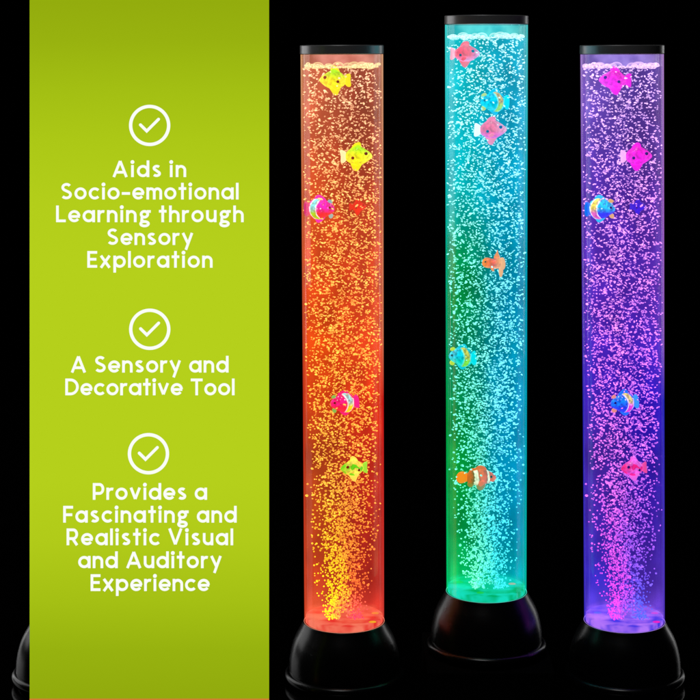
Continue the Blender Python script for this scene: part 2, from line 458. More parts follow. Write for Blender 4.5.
def scale_bump(nt, tc, p):
    vo = N(nt, "ShaderNodeTexVoronoi"); vo.inputs["Scale"].default_value = 620
    nt.links.new(tc.outputs["Object"], vo.inputs["Vector"])
    b = N(nt, "ShaderNodeBump"); b.inputs["Strength"].default_value = 0.6; b.inputs["Distance"].default_value = 0.0004
    nt.links.new(vo.outputs["Distance"], b.inputs["Height"]); nt.links.new(b.outputs[0], p.inputs["Normal"])

def fish_mat(name, stops, k=0.0, z_tint=None, spots=None, blotch=None, rough=0.3, emi=0.0):
    """colours run along the body (x from the tail to the nose), the bands bowed by k*z^2"""
    m, nt, out = new_mat(name)
    p = N(nt, "ShaderNodeBsdfPrincipled"); nt.links.new(p.outputs[0], out.inputs["Surface"])
    p.inputs["Roughness"].default_value = rough; p.inputs["Coat Weight"].default_value = 0.4
    tc = N(nt, "ShaderNodeTexCoord"); sep = N(nt, "ShaderNodeSeparateXYZ"); nt.links.new(tc.outputs["Object"], sep.inputs[0])
    no = N(nt, "ShaderNodeTexNoise"); no.inputs["Scale"].default_value = 260; nt.links.new(tc.outputs["Object"], no.inputs["Vector"])
    zz = math_node(nt, 'MULTIPLY', sep.outputs["Z"], sep.outputs["Z"])
    v = math_node(nt, 'ADD', sep.outputs["X"], math_node(nt, 'MULTIPLY', zz, k))
    v = math_node(nt, 'ADD', v, math_node(nt, 'MULTIPLY', math_node(nt, 'SUBTRACT', no.outputs["Fac"], 0.5), 0.003))
    f = math_node(nt, 'ADD', math_node(nt, 'MULTIPLY', v, 1 / 0.040), 0.5)      # +-20 mm -> 0..1
    c = ramp(nt, f, [((x + 20) / 40, lin(cc)) for x, cc in stops])
    if z_tint:
        zf = math_node(nt, 'ADD', math_node(nt, 'MULTIPLY', sep.outputs["Z"], 1 / 0.030), 0.5)
        mask = ramp(nt, zf, [((z + 15) / 30, (a, a, a, 1)) for z, a in z_tint[1]])
        c = mixc(nt, mask, c, lin(z_tint[0]))
    if blotch:
        n2 = N(nt, "ShaderNodeTexNoise"); n2.inputs["Scale"].default_value = blotch[1]; n2.inputs["Detail"].default_value = 1
        nt.links.new(tc.outputs["Object"], n2.inputs["Vector"])
        mask = ramp(nt, n2.outputs["Fac"], [(0.50, (0, 0, 0, 1)), (0.56, (1, 1, 1, 1))])
        c = mixc(nt, mask, c, lin(blotch[0]))
    if spots:
        vo = N(nt, "ShaderNodeTexVoronoi"); vo.inputs["Scale"].default_value = spots[1]; vo.inputs["Randomness"].default_value = 0.6
        nt.links.new(tc.outputs["Object"], vo.inputs["Vector"])
        mask = ramp(nt, vo.outputs["Distance"], [(0.16, (1, 1, 1, 1)), (0.26, (0, 0, 0, 1))])
        xm = ramp(nt, f, [((x + 20) / 40, (a, a, a, 1)) for x, a in spots[2]])
        c = mixc(nt, math_node(nt, 'MULTIPLY', mask, xm), c, lin(spots[0]))
    c = mottle(nt, tc, c)
    nt.links.new(c, p.inputs["Base Color"])
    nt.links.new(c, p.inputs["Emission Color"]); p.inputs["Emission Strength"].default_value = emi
    scale_bump(nt, tc, p)
    return m

def plain(name, c, rough=0.3, emi=0.0):
    m = principled(name, lin(c), rough, 0.5, noise=0.05, nscale=300, coat=0.3)
    p = [n for n in m.node_tree.nodes if n.type == 'BSDF_PRINCIPLED'][0]
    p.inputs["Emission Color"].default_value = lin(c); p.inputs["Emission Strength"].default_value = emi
    return m

def body_bm(rows, n=28):
    """rows: x, top, bottom, half thickness (mm)"""
    bm = bmesh.new()
    xs = [r[0] for r in rows]
    M = 40
    rings = []
    for i in range(M + 1):
        t = i / M
        x = xs[0] + (xs[-1] - xs[0]) * (0.5 - 0.5 * math.cos(PI * t))
        top = np.interp(x, xs, [r[1] for r in rows]); bot = np.interp(x, xs, [r[2] for r in rows]); th = np.interp(x, xs, [r[3] for r in rows])
        ring = []
        for k in range(n):
            a = 2 * PI * k / n
            s = math.sin(a); cth = math.cos(a)
            e = abs(cth) ** 1.0
            hz_ = top if s >= 0 else -bot
            # the ridge above and below thins out into the fin bases
            w = th * (math.copysign(e, cth)) * (1 - 0.35 * abs(s) ** 3)
            ring.append(bm.verts.new((x * .001, w * .001, hz_ * s * .001)))
        rings.append(ring)
    for a, b in zip(rings, rings[1:]):
        for k in range(n):
            j = (k + 1) % n
            bm.faces.new((a[k], a[j], b[j], b[k]))
    bm.faces.new(rings[0][::-1]); bm.faces.new(rings[-1])
    ph = random.uniform(0, 9)
    for v in bm.verts:      # moulded unevenness
        k = 1 + 0.045 * math.sin(v.co.x * 900 + ph) * math.cos(v.co.z * 760 + ph * 2)
        v.co.y *= k; v.co.z *= 1 + (k - 1) * .7
    for _ in range(3):
        bmesh.ops.smooth_vert(bm, verts=bm.verts[:], factor=0.5, use_axis_x=True, use_axis_y=True, use_axis_z=True)
    return bm

def fin_bm(pts, th=0.0011, y=0.0):
    """a fin: outline in mm (x, z), rounded by subdivision, thinning to its edge"""
    P = [Vector((x * .001 * random.uniform(.95, 1.06), 0, z * .001 * random.uniform(.94, 1.07))) for x, z in pts]
    for _ in range(2):
        Q = []
        for i in range(len(P)):
            a, b = P[i], P[(i + 1) % len(P)]
            Q += [a.lerp(b, .25), a.lerp(b, .75)]
        P = Q
    c = sum(P, Vector()) / len(P)
    bm = bmesh.new()
    front = [bm.verts.new((p.x, y - th * .2, p.z)) for p in P]; back = [bm.verts.new((p.x, y + th * .2, p.z)) for p in P]
    fi = [bm.verts.new((c.x + (p.x - c.x) * .6, y - th * .5, c.z + (p.z - c.z) * .6)) for p in P]
    bi = [bm.verts.new((c.x + (p.x - c.x) * .6, y + th * .5, c.z + (p.z - c.z) * .6)) for p in P]
    n = len(P)
    for i in range(n):
        j = (i + 1) % n
        bm.faces.new((front[i], front[j], fi[j], fi[i])); bm.faces.new((back[j], back[i], bi[i], bi[j]))
        bm.faces.new((front[j], front[i], back[i], back[j]))
    bm.faces.new(fi); bm.faces.new(bi[::-1])
    return bm

def ball_bm(x, y, z, r, sy=0.6):
    bm = bmesh.new()
    bmesh.ops.create_uvsphere(bm, u_segments=16, v_segments=12, radius=r * .001)
    for v in bm.verts: v.co = (v.co.x + x * .001, v.co.y * sy + y * .001, v.co.z + z * .001)
    return bm

ROWS_PUFF = [(-10.5, 2.8, -3.2, 1.2), (-9, 4.8, -5.5, 3), (-6, 7.6, -8, 5.2), (-3, 9.8, -9, 6.4), (0, 12.2, -9.3, 7.0), (2, 11.6, -9.2, 7.0), (4, 9.2, -8.8, 6.6), (7, 7.4, -7.6, 5.6), (10, 5.4, -5.4, 4.2), (12.6, 3, -3, 2.4), (14, 1.0, -1.2, 0.8)]
ROWS_TANG = [(-11, 3.2, -3.2, 1.2), (-9.5, 7.2, -7.0, 2.2), (-6, 9.4, -9.2, 3.8), (-2, 10.4, -10.2, 5.0), (2, 9.4, -9.0, 5.2), (6, 7.6, -7.0, 4.6), (9, 6.0, -5.4, 3.8), (11.5, 4.2, -3.6, 2.8), (13, 1.8, -1.6, 1.2)]
ROWS_CLOWN = [(-9.5, 3.0, -3.4, 1.4), (-8.5, 5.2, -5.2, 2.2), (-5, 6.6, -6.6, 3.6), (-1, 7.6, -7.4, 4.6), (3, 8.4, -7.4, 5.0), (7, 8.0, -6.6, 4.8), (11, 6.4, -5.6, 4.2), (14.5, 4.6, -4.6, 3.2), (17, 2.4, -2.8, 1.8), (18, 0.8, -1.2, 0.6)]
ROWS_GOLD = [(-6.5, 3.4, -3.6, 1.5), (-5, 5.6, -5.2, 2.6), (-2, 5.6, -5.6, 4.0), (1, 4.0, -5.2, 4.4), (3, 4.2, -4.8, 4.2), (6, 5.4, -5.0, 4.2), (9, 5.2, -4.4, 3.6), (11.2, 3.4, -3.0, 2.4), (12.2, 1.2, -1.2, 0.9)]

FE = 0.95      # emission added to the toy fish to brighten them in the water
def place_fish(kind, lamp, px, py, y, face, label, mats, scale=1.0, rz=0.0, roll=0.0):
    Lp = LAMPS[lamp]
    p = at(px, py, y)
    root = empty("toy_fish", p)
    root.rotation_euler = (0, roll, (0 if face > 0 else PI) + rz)
    root.scale = (scale * (1.12 if kind == "puff" else 1.06), scale, scale * (1.0 if kind == "puff" else 1.08))
    tag(root, label, "toy fish", {"red": "toy fish in the red lamp", "cyan": "toy fish in the cyan lamp", "violet": "toy fish in the violet lamp"}[lamp])
    s = -1 if face > 0 else 1            # local side that looks at the viewer
    b, f, t, e = mats["body"], mats["fin"], mats["tail"], mats["eye"]
    if kind == "puff":
        obj("body", body_bm(ROWS_PUFF), b, root)
        obj("tail_fin", fin_bm([(-8.5, 2.5), (-12.5, 6.6), (-15.5, 6.4), (-14.6, 0), (-15.8, -7), (-12.5, -7.2), (-8.5, -2.8)], .0018), t, root)
        obj("dorsal_fin", fin_bm([(-6, 6.5), (-3, 12.2), (1, 14.2), (3.4, 13), (4, 8)], .0018), f, root)
        obj("belly_fin", fin_bm([(-7, -6), (-4, -12), (-2.5, -15.4), (0.5, -15.2), (3, -12), (6, -6.5)], .0022), f, root)
        obj("pectoral_fin", fin_bm([(-1, -3), (-4.5, -6.5), (-1.5, -8.5), (2, -5)], .0012, s * .0072), f, root)
        obj("eye", ball_bm(7.6, s * 4.9, 2.6, 1.7), e, root)
        obj("eye", ball_bm(7.6, -s * 4.9, 2.6, 1.7), e, root)
        obj("side_spot", ball_bm(-4.4, s * 5.6, -1.6, 1.5), e, root)
    elif kind == "tang":
        obj("body", body_bm(ROWS_TANG), b, root)
        obj("tail_fin", fin_bm([(-9.5, 4), (-13, 7.5), (-15.6, 5.5), (-15.2, 0), (-15.6, -6), (-13, -7.6), (-9.5, -4)], .0018), t, root)
        obj("dorsal_fin", fin_bm([(-7, 8), (-4, 13), (0, 12.4), (6, 8.4), (3, 7)], .0018), f, root)
        obj("belly_fin", fin_bm([(-6, -7.5), (-3, -12.6), (1, -11.8), (6, -6.6)], .0018), f, root)
        obj("fin_tip", fin_bm([(6, 6.2), (8, 9.6), (11.6, 8.0), (12, 5.8), (9, 5.2)], .0020), mats["tip"], root)
        obj("fin_tip", fin_bm([(7, -4.2), (8, -8.4), (11.4, -8.8), (12.6, -5.2), (10, -3.4)], .0020), mats["tip"], root)
        obj("eye", ball_bm(9.0, s * 3.3, 1.6, 1.25), e, root)
        obj("eye", ball_bm(9.0, -s * 3.3, 1.6, 1.25), e, root)
    elif kind == "clown":
        obj("body", body_bm(ROWS_CLOWN), b, root)
        obj("tail_fin", fin_bm([(-8.5, 2.6), (-12, 5.4), (-17, 5.6), (-19, 1.5), (-18.6, -3.4), (-15, -5.6), (-11, -4), (-8.5, -2.6)], .0018), t, root)
        obj("dorsal_fin", fin_bm([(-9, 4), (-6, 9), (-2, 8.4), (2, 11.2), (8, 10), (10, 6)], .0018), f, root)
        obj("belly_fin", fin_bm([(-9, -4), (-8.6, -8.4), (-5, -9.4), (-2.5, -6)], .0018), mats["low"], root)
        obj("belly_fin", fin_bm([(-1.2, -5.5), (0, -11.6), (4, -12), (8.4, -8), (8, -5)], .0018), mats["low"], root)
        obj("pectoral_fin", fin_bm([(4, -1), (0.5, -5), (3, -7.6), (7, -4)], .0012, s * .0052), f, root)
        obj("eye", ball_bm(13.4, s * 3.4, 1.4, 1.2), e, root)
        obj("eye", ball_bm(13.4, -s * 3.4, 1.4, 1.2), e, root)
    else:
        obj("body", body_bm(ROWS_GOLD), b, root)
        obj("tail_fin", fin_bm([(-4, 4), (-9, 6.5), (-11, 1), (-10.4, -5), (-6.8, -7.5), (-4, -4)], .0018), t, root)
        obj("tail_fin", fin_bm([(-5, -3), (-8.6, -7), (-7.0, -13.4), (-5.4, -13.2), (-3.6, -7)], .0012), t, root)
        obj("dorsal_fin", fin_bm([(-6, 4.5), (-3.8, 9), (-3, 13), (-1.6, 9), (1.8, 4)], .0018), f, root)
        obj("pectoral_fin", fin_bm([(2.5, -3.5), (-0.5, -8), (2.0, -8.6), (4.4, -4.6)], .0012), f, root)
        obj("eye", ball_bm(9.2, s * 3.1, 1.4, 0.9), e, root)
        obj("eye", ball_bm(9.2, -s * 3.1, 1.4, 0.9), e, root)
    loc = Vector((p.x - Lp["x"], p.y, p.z - FLOOR - Lp["rise"]))
    KEEP[lamp].append((loc.x, loc.y, loc.z, 0.0155 * scale, 0.0125 * scale))
    return root

KEEP = dict(red=[], cyan=[], violet=[])
def puffset(n, body, ztint, tail, eye, **kw):
    return dict(body=fish_mat("fish_" + n, body, z_tint=ztint, emi=FE, **kw), fin=plain("fin_" + n, body[len(body) // 2][1], emi=FE), tail=plain("tail_" + n, tail, emi=FE), eye=plain("eye_" + n, eye, 0.2))
yel = puffset("yellow", [(-12, (250, 250, 60)), (0, (232, 245, 10)), (12, (255, 255, 60))], ((130, 255, 20), [(0, 0), (8, 0.85)]), (255, 255, 190), (150, 20, 20))
mag = puffset("magenta", [(-12, (255, 60, 215)), (0, (250, 10, 220)), (12, (255, 50, 225))], ((250, 0, 190), [(0, 0), (8, 0.8)]), (255, 195, 235), (40, 20, 190))
rose = puffset("rose", [(-14, (250, 110, 150)), (-6, (245, 20, 80)), (5, (245, 10, 70)), (10, (235, 60, 140)), (14, (255, 170, 215))], ((250, 120, 200), [(-9, 1), (-2, 0)]), (250, 165, 190), (50, 75, 170))
pink = puffset("pink", [(-14, (240, 60, 120)), (-6, (240, 50, 110)), (4, (245, 110, 150)), (14, (250, 160, 190))], ((240, 20, 190), [(-8, 1), (-1, 0)]), (250, 235, 245), (60, 110, 215))
lime = puffset("lime", [(-14, (235, 240, 70)), (0, (240, 240, 90)), (14, (30, 235, 10))], ((255, 235, 80), [(-8, 0.8), (0, 0)]), (120, 240, 60), (90, 70, 10), blotch=((20, 215, 20), 170))
coral = puffset("coral", [(-14, (245, 110, 200)), (0, (250, 110, 215)), (14, (250, 30, 90))], ((245, 60, 215), [(-8, 0.7), (0, 0)]), (250, 80, 130), (120, 20, 120), blotch=((245, 30, 100), 170))

def tangset(n, main, low, band_hi, band_lo, edge, tail, tip, eye, spot=True):
    # the band is bowed toward the head above and below (k > 0 pushes the bands back)
    st = [(-13, main), (-10.6, main), (-10.4, edge), (-9.6, edge), (-9.2, band_hi), (-5.0, band_hi), (-4.7, edge), (-3.7, edge), (-3.3, main), (14, main)]
    m = fish_mat("fish_" + n, st, k=-55, z_tint=None, spots=((235, 225, 245), 330, [(-3.6, 0), (-3, 1), (9, 1), (10, 0)]) if spot else None, emi=FE)
    # lower part of body and band take a second colour
    nt = m.node_tree
    p = [x for x in nt.nodes if x.type == 'BSDF_PRINCIPLED'][0]
    src = p.inputs["Base Color"].links[0].from_socket
    st2 = [(-13, low), (-10.6, low), (-10.3, edge), (-9.8, edge), (-9.4, band_lo), (-5.0, band_lo), (-4.6, edge), (-4.0, edge), (-3.5, low), (14, low)]
    rmp = [x for x in nt.nodes if x.type == 'VALTORGB'][0]
    c2 = ramp(nt, rmp.inputs["Fac"].links[0].from_socket, [((x + 20) / 40, lin(cc)) for x, cc in st2])
    sep = [x for x in nt.nodes if x.type == 'SEPXYZ'][0]
    zf = math_node(nt, 'ADD', math_node(nt, 'MULTIPLY', sep.outputs["Z"], 1 / 0.030), 0.5)
    mask = ramp(nt, zf, [(0.38, (1, 1, 1, 1)), (0.52, (0, 0, 0, 1))])
    c = mixc(nt, mask, src, c2)
    c = mottle(nt, [x for x in nt.nodes if x.type == "TEX_COORD"][0], c)
    nt.links.new(c, p.inputs["Base Color"]); nt.links.new(c, p.inputs["Emission Color"])
    return dict(body=m, fin=plain("fin_" + n, main, emi=FE), tail=plain("tail_" + n, tail, emi=FE), tip=plain("tip_" + n, tip, emi=FE), eye=plain("eye_" + n, eye, 0.2))
t_mag = tangset("crimson", (240, 0, 200), (225, 0, 60), (20, 235, 240), (110, 225, 30), (250, 240, 250), (190, 0, 110), (70, 200, 200), (60, 0, 60))
t_crm = tangset("cherry", (240, 0, 130), (235, 0, 70), (60, 235, 235), (200, 235, 20), (250, 235, 245), (200, 0, 150), (60, 200, 90), (80, 0, 50))
t_sky = tangset("sky", (0, 185, 225), (0, 205, 225), (235, 165, 20), (170, 215, 10), (120, 225, 220), (0, 220, 240), (205, 200, 40), (20, 80, 150), spot=False)
t_aqu = tangset("aqua", (0, 190, 230), (0, 215, 220), (215, 190, 50), (140, 215, 10), (110, 225, 220), (0, 225, 245), (190, 215, 50), (20, 80, 150), spot=False)
t_blu = tangset("blue", (0, 205, 245), (10, 60, 240), (250, 225, 20), (235, 100, 170), (250, 240, 230), (10, 110, 225), (245, 190, 60), (10, 20, 120))
t_azu = tangset("azure", (0, 125, 250), (10, 70, 240), (245, 225, 50), (245, 60, 190), (240, 225, 250), (50, 170, 240), (245, 150, 90), (10, 20, 120))
WHT = (255, 245, 215)
clown = dict(body=fish_mat("fish_clown", [(-10, (165, 40, 10)), (-8, (225, 65, 20)), (-4.4, (180, 45, 15)), (-2.6, (110, 30, 10)), (-2.0, WHT), (1.4, WHT), (2.0, (205, 50, 15)), (4, (250, 85, 30)), (9.0, (225, 60, 20)), (10.0, (180, 40, 20)), (10.5, WHT), (11.6, WHT), (12.2, (215, 60, 20)), (16, (250, 95, 40))], k=30, z_tint=((120, 100, 30), [(-9, 0.6), (-3, 0)]), emi=0.95),
             fin=plain("fin_clown", (240, 80, 25), emi=0.95), tail=plain("tail_clown", (255, 110, 0), emi=1.0), low=plain("low_clown", (150, 110, 40), emi=0.95), eye=plain("eye_clown", (30, 20, 20), 0.2))
gold = dict(body=fish_mat("fish_gold", [(-8, (250, 175, 60)), (-3, (250, 130, 25)), (1, (245, 60, 0)), (4, (255, 85, 0)), (12, (255, 120, 0))], z_tint=((245, 170, 90), [(-6, 0.6), (-2, 0)]), emi=1.0),
            fin=plain("fin_gold", (250, 130, 10), emi=1.0), tail=plain("tail_gold", (250, 165, 80), emi=1.0), eye=plain("eye_gold", (70, 25, 10), 0.2))
deep_r = puffset("scarlet", [(-12, (225, 10, 20)), (0, (230, 10, 25)), (12, (225, 20, 30))], ((200, 0, 20), [(0, 0), (8, 0.8)]), (225, 30, 30), (90, 0, 0))
deep_b = puffset("ultramarine", [(-12, (20, 20, 230)), (0, (20, 10, 235)), (12, (30, 30, 230))], ((20, 0, 190), [(0, 0), (8, 0.8)]), (40, 40, 225), (0, 0, 90))

F = place_fish
F("puff", "red", 334.5, 80, -.021, -1, "yellow green toy fish just under the waterline of the red lamp", dict(yel, tail=yel["fin"]), 0.98, rz=-.25)
F("puff", "red", 357, 156, -.024, 1, "yellow toy fish with a pale tail, second from the top of the red lamp", yel, 0.97, rz=.12)
F("tang", "red", 320.5, 209, -.016, 1, "magenta toy fish with a cyan band, at the left wall of the red lamp", t_mag, 1.0, rz=-.12)
F("puff", "red", 358, 206.5, .010, 1, "dim scarlet toy fish deep in the water right of the magenta one", deep_r, 0.55, rz=.3)
F("tang", "red", 343.5, 403, -.024, -1, "crimson toy fish with a cyan and yellow band, below the middle of the red lamp", t_crm, 0.93, rz=.1, roll=.10)
F("puff", "red", 353.5, 468, -.026, -1, "green and yellow blotched toy fish, lowest in the red lamp", lime, 0.84, rz=.3)
F("puff", "cyan", 465.5, 53.5, -.021, 1, "rose red toy fish just under the waterline of the cyan lamp", rose, 0.90, rz=-.15)
F("tang", "cyan", 493.5, 102, -.016, -1, "pale blue toy fish with a yellow band, above the pink fish of the cyan lamp", t_sky, 0.95)
F("puff", "cyan", 491.5, 129.5, -.026, 1, "pink toy fish with a white tail, right below the pale blue fish", pink, 0.97, rz=.1)
F("gold", "cyan", 494.5, 263, -.024, -1, "small orange goldfish with a raised dorsal fin, in the cyan lamp", gold, 0.95)
F("tang", "cyan", 461.5, 357, -.012, -1, "turquoise toy fish with a yellow green band, at the left wall of the cyan lamp", t_aqu, 0.93, rz=-.35)
F("clown", "cyan", 477, 477.5, -.019, 1, "orange clownfish with white bands, lowest in the cyan lamp", clown, 0.98)
F("puff", "violet", 614.5, 80, -.021, -1, "bright magenta toy fish just under the waterline of the violet lamp", dict(mag, tail=mag["fin"]), 0.98, rz=-.25)
F("puff", "violet", 637, 156, -.024, 1, "magenta toy fish with a pale tail, second from the top of the violet lamp", mag, 0.97, rz=.12)
F("tang", "violet", 601, 209, -.016, 1, "cyan blue toy fish with a yellow band, at the left wall of the violet lamp", t_blu, 1.0, rz=-.12)
F("puff", "violet", 638, 206.5, .010, 1, "dim deep blue toy fish right of the cyan blue one", deep_b, 0.55, rz=.3)
F("tang", "violet", 623.5, 403, -.024, -1, "blue toy fish with a yellow and pink band, below the middle of the violet lamp", t_azu, 0.93, rz=.1, roll=.10)
F("puff", "violet", 633.5, 468, -.026, -1, "pink and red blotched toy fish, lowest in the violet lamp", coral, 0.84, rz=.3)

# ------------------------------------------------------------------ bubbles and froth
for i, (key, word, bub, foam_c) in enumerate((("red", "golden", BUB_R, (255, 228, 160)), ("cyan", "white and turquoise", BUB_C, (205, 255, 250)), ("violet", "pink and lilac", BUB_P, (250, 205, 255)))):
    Lp = LAMPS[key]
    me = bubble_mesh(7400, 20 + (i if key == "cyan" else 0), PLUME, KEEP[key])
    me.materials.append(bubble_mat("bubbles_" + key, bub[0], bub[1], 1.8))
    o = bpy.data.objects.new("bubble_swarm", me); COL.objects.link(o)
    o.location = (Lp["x"], Lp["y"], FLOOR + Lp["rise"]); o.rotation_euler = (0, Lp["lean"], 0)
    tag(o, f"swarm of small {word} bubbles rising through the {key} lamp", "bubbles", kind="stuff")
    f = obj("froth", foam_mesh(5 + i), bubble_mat("froth_" + key, [(60, foam_c), (632, foam_c)], [(60, foam_c), (632, foam_c)], 1.3))
    f.location = o.location; f.rotation_euler = o.rotation_euler
    tag(f, f"pale froth floating on the waterline of the {key} lamp", "froth", kind="stuff")
    # a few big dome bubbles standing on the surface
    bm = bmesh.new(); rr = random.Random(i)
    for (bx, by, br) in ((-.024, -.012, .0060), (-.013, -.024, .0045), (.006, -.026, .0052), (.012, -.024, .0065), (.027, -.010, .0050), (-.004, .010, .006), (.020, .016, .006)):
        bmesh.ops.create_uvsphere(bm, u_segments=24, v_segments=14, radius=br, matrix=Matrix.Translation((bx, by, WL + .0008)) @ Matrix.Diagonal((1, 1, .72, 1)))
    bmesh.ops.delete(bm, geom=[v for v in bm.verts if v.co.z < WL + .0003], context="VERTS")
    d = obj("dome_bubbles", bm, film_mat("bubble_skin_" + key, lin(foam_c), 0.9))
    d.location = o.location; d.rotation_euler = o.rotation_euler
    tag(d, f"large thin skinned dome bubbles on top of the water in the {key} lamp", "bubbles", kind="stuff")

# ------------------------------------------------------------------ the green sign board (glow added to its colours)
BY = -0.075
def bp(px, py, y=BY): return at(px, py, y)
sb = empty("sign_board", (bp(149, 0).x, BY, FLOOR))
tag(sb, "tall lime green sign board with white check marks and white lettering", "sign")
def local(v): return v - sb.location

m_sign, nt, out = new_mat("glow_green_panel")
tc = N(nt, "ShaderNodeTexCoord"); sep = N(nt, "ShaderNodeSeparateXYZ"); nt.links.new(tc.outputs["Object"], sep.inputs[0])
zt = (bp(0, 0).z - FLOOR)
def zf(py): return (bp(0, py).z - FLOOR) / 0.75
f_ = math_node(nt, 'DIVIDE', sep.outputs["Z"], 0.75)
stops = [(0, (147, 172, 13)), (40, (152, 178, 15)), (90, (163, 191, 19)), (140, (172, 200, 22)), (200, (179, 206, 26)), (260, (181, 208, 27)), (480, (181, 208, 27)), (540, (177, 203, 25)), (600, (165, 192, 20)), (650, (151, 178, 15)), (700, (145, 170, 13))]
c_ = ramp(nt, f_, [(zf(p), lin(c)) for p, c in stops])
em = N(nt, "ShaderNodeEmission"); nt.links.new(c_, em.inputs["Color"]); nt.links.new(em.outputs[0], out.inputs["Surface"])  # board made to emit, dimmer top and bottom set in the emission colour
m_white = emit_mat("glow_white_letters", (0.97, 0.985, 0.93, 1), 1.0)
m_orange = emit_mat("glow_orange_strip", lin((205, 128, 48)), 1.0)
xl, xr = bp(29.6, 0).x - sb.location.x, bp(269, 0).x - sb.location.x
ztop = bp(0, -12).z - FLOOR; zbot = bp(0, 698.6).z - FLOOR
obj("housing", box_bm(xl + .001, xr - .001, .0022, .0135, .0004, ztop - .001, .0008), principled("sign_housing", (.01, .012, .004, 1), .5, .3), sb, smooth=False)
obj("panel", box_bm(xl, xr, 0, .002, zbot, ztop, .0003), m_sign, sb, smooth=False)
obj("bottom_strip", box_bm(xl, xr, 0.0, .002, .0004, zbot - .0002), m_orange, sb, smooth=False)

# monoline lettering built from strokes. units: 1 = one photo pixel, baseline at 0
CAP, XH, W = 16.6, 12.0, 2.62
h = W / 2
def arc(cx, cy, rx, ry, a0, a1, n=None):
    n = n or max(6, int(abs(a1 - a0) / 9))
    return [(cx + rx * math.cos(math.radians(a0 + (a1 - a0) * i / n)), cy + ry * math.sin(math.radians(a0 + (a1 - a0) * i / n))) for i in range(n + 1)]
def line(*p): return list(p)
RX = XH / 2 - h          # bowl radius (centre line)
cy = XH / 2
XT = XH                  # flat top of x-height
def stem(x, y0, y1): return line((x, y0), (x, y1))
def bowl(cx): return arc(cx, cy, RX, RX, 0, 360, 40)
G = {}
# each glyph: (ink width, strokes); strokes are centre lines with butt ends
G['o'] = (XH, [bowl(XH / 2)])
G['a'] = (XH + .3, [bowl(XH / 2), stem(XH + .3 - h, 0, XH)])
G['d'] = (XH + .3, [bowl(XH / 2), stem(XH + .3 - h, 0, CAP)])
G['p'] = (XH + .3, [bowl(XH / 2 + .3), stem(h, -4.9, XH)])
G['c'] = (XH - 1.4, [arc(XH / 2, cy, RX, RX, 42, 318)])
G['e'] = (XH - .2, [arc(XH / 2, cy, RX, RX, 0, 322), line((h, cy - .3), (XH - h + .75, cy - .3))])
NW = 10.4
nr = (NW - .3 - W) / 2
G['n'] = (NW, [stem(h, 0, XH), arc(h + nr + .15, XH - h - nr - .1, nr + .15, nr + .1, 180, 0), stem(NW - h, 0, XH - h - nr)])
G['h'] = (NW, [stem(h, 0, CAP), arc(h + nr + .15, XH - h - nr - .1, nr + .15, nr + .1, 180, 0), stem(NW - h, 0, XH - h - nr)])
G['u'] = (NW, [stem(h, h + nr, XH), arc(h + nr + .15, h + nr + .1, nr + .15, nr + .1, 180, 360), stem(NW - h, 0, XH)])
mr_ = 3.25
G['m'] = (h * 2 + mr_ * 4, [stem(h, 0, XH), arc(h + mr_, XH - h - mr_ - .1, mr_, mr_ + .1, 180, 0), stem(h + 2 * mr_, 0, XH - h - mr_), arc(h + 3 * mr_, XH - h - mr_ - .1, mr_, mr_ + .1, 180, 0), stem(h + 4 * mr_, 0, XH - h - mr_)])
G['r'] = (6.9, [stem(h, 0, XH), arc(h + 4.2, XH - h - 4.2, 4.2, 4.2, 180, 72)])
G['i'] = (3.6, [stem(1.8, 0, XH), 'dot', (1.8, CAP - 1.6)])
G['l'] = (W, [stem(h, 0, CAP)])
G['t'] = (7.6, [stem(3.8, 0, CAP), line((0, XH - 1.1), (7.6, XH - 1.1))])
G['v'] = (11.2, [line((1.3, XH), (5.6, .9)), line((9.9, XH), (5.6, .9))])
G['y'] = (11.6, [line((1.3, XH), (6.1, 1.9)), line((10.3, XH), (4.2, -4.8))])
G['x'] = (11.4, [line((1.4, XH), (10.0, 0)), line((10.0, XH), (1.4, 0))])
G['s'] = (9.2, [arc(4.7, 8.9, 2.75, 1.95, 35, 240, 16) + arc(4.5, 3.45, 3.05, 2.05, 62, -145, 18)])
G['g'] = (11.6, [arc(5.3, 7.9, 3.3, 2.9, 0, 360, 30), line((7.8, 10.7), (11.6, 10.7)), arc(5.4, -1.6, 3.9, 2.2, 0, 360, 30), line((2.9, 4.9), (2.6, 1.6), (4.8, .55))])
G['-'] = (8.2, [line((0, 6.0), (8.2, 6.0))])
G['A'] = (15.6, [line((1.45, 0), (7.8, CAP - .6)), line((14.15, 0), (7.8, CAP - .6)), line((3.6, 4.8), (12.0, 4.8))])
G['S'] = (11.6, [arc(5.9, 12.0, 3.75, 3.1, 32, 245, 18) + arc(5.7, 4.75, 4.15, 3.25, 65, -148, 20)])
G['L'] = (9.6, [stem(h, 0, CAP), line((h, h), (9.6, h))])
G['E'] = (9.8, [stem(h, 0, CAP), line((h, h), (9.8, h)), line((h, 8.4), (9.0, 8.4)), line((h, CAP - h), (9.8, CAP - h))])
G['F'] = (9.8, [stem(h, 0, CAP), line((h, 7.8), (9.0, 7.8)), line((h, CAP - h), (9.8, CAP - h))])
G['T'] = (11.8, [stem(5.9, 0, CAP), line((0, CAP - h), (11.8, CAP - h))])
dr = CAP / 2 - h
G['D'] = (13.4, [stem(h, 0, CAP), line((h, h), (5.2, h)) + arc(5.2, CAP / 2, 13.4 - h - 5.2, dr, -88, 88, 18) + [(h, CAP - h)]])
G['P'] = (11.4, [stem(h, 0, CAP), line((h, 6.3), (6.6, 6.3)) + arc(6.6, (CAP - h + 6.3) / 2, 11.4 - h - 6.6, (CAP - h - 6.3) / 2, -85, 85, 14) + [(h, CAP - h)]])
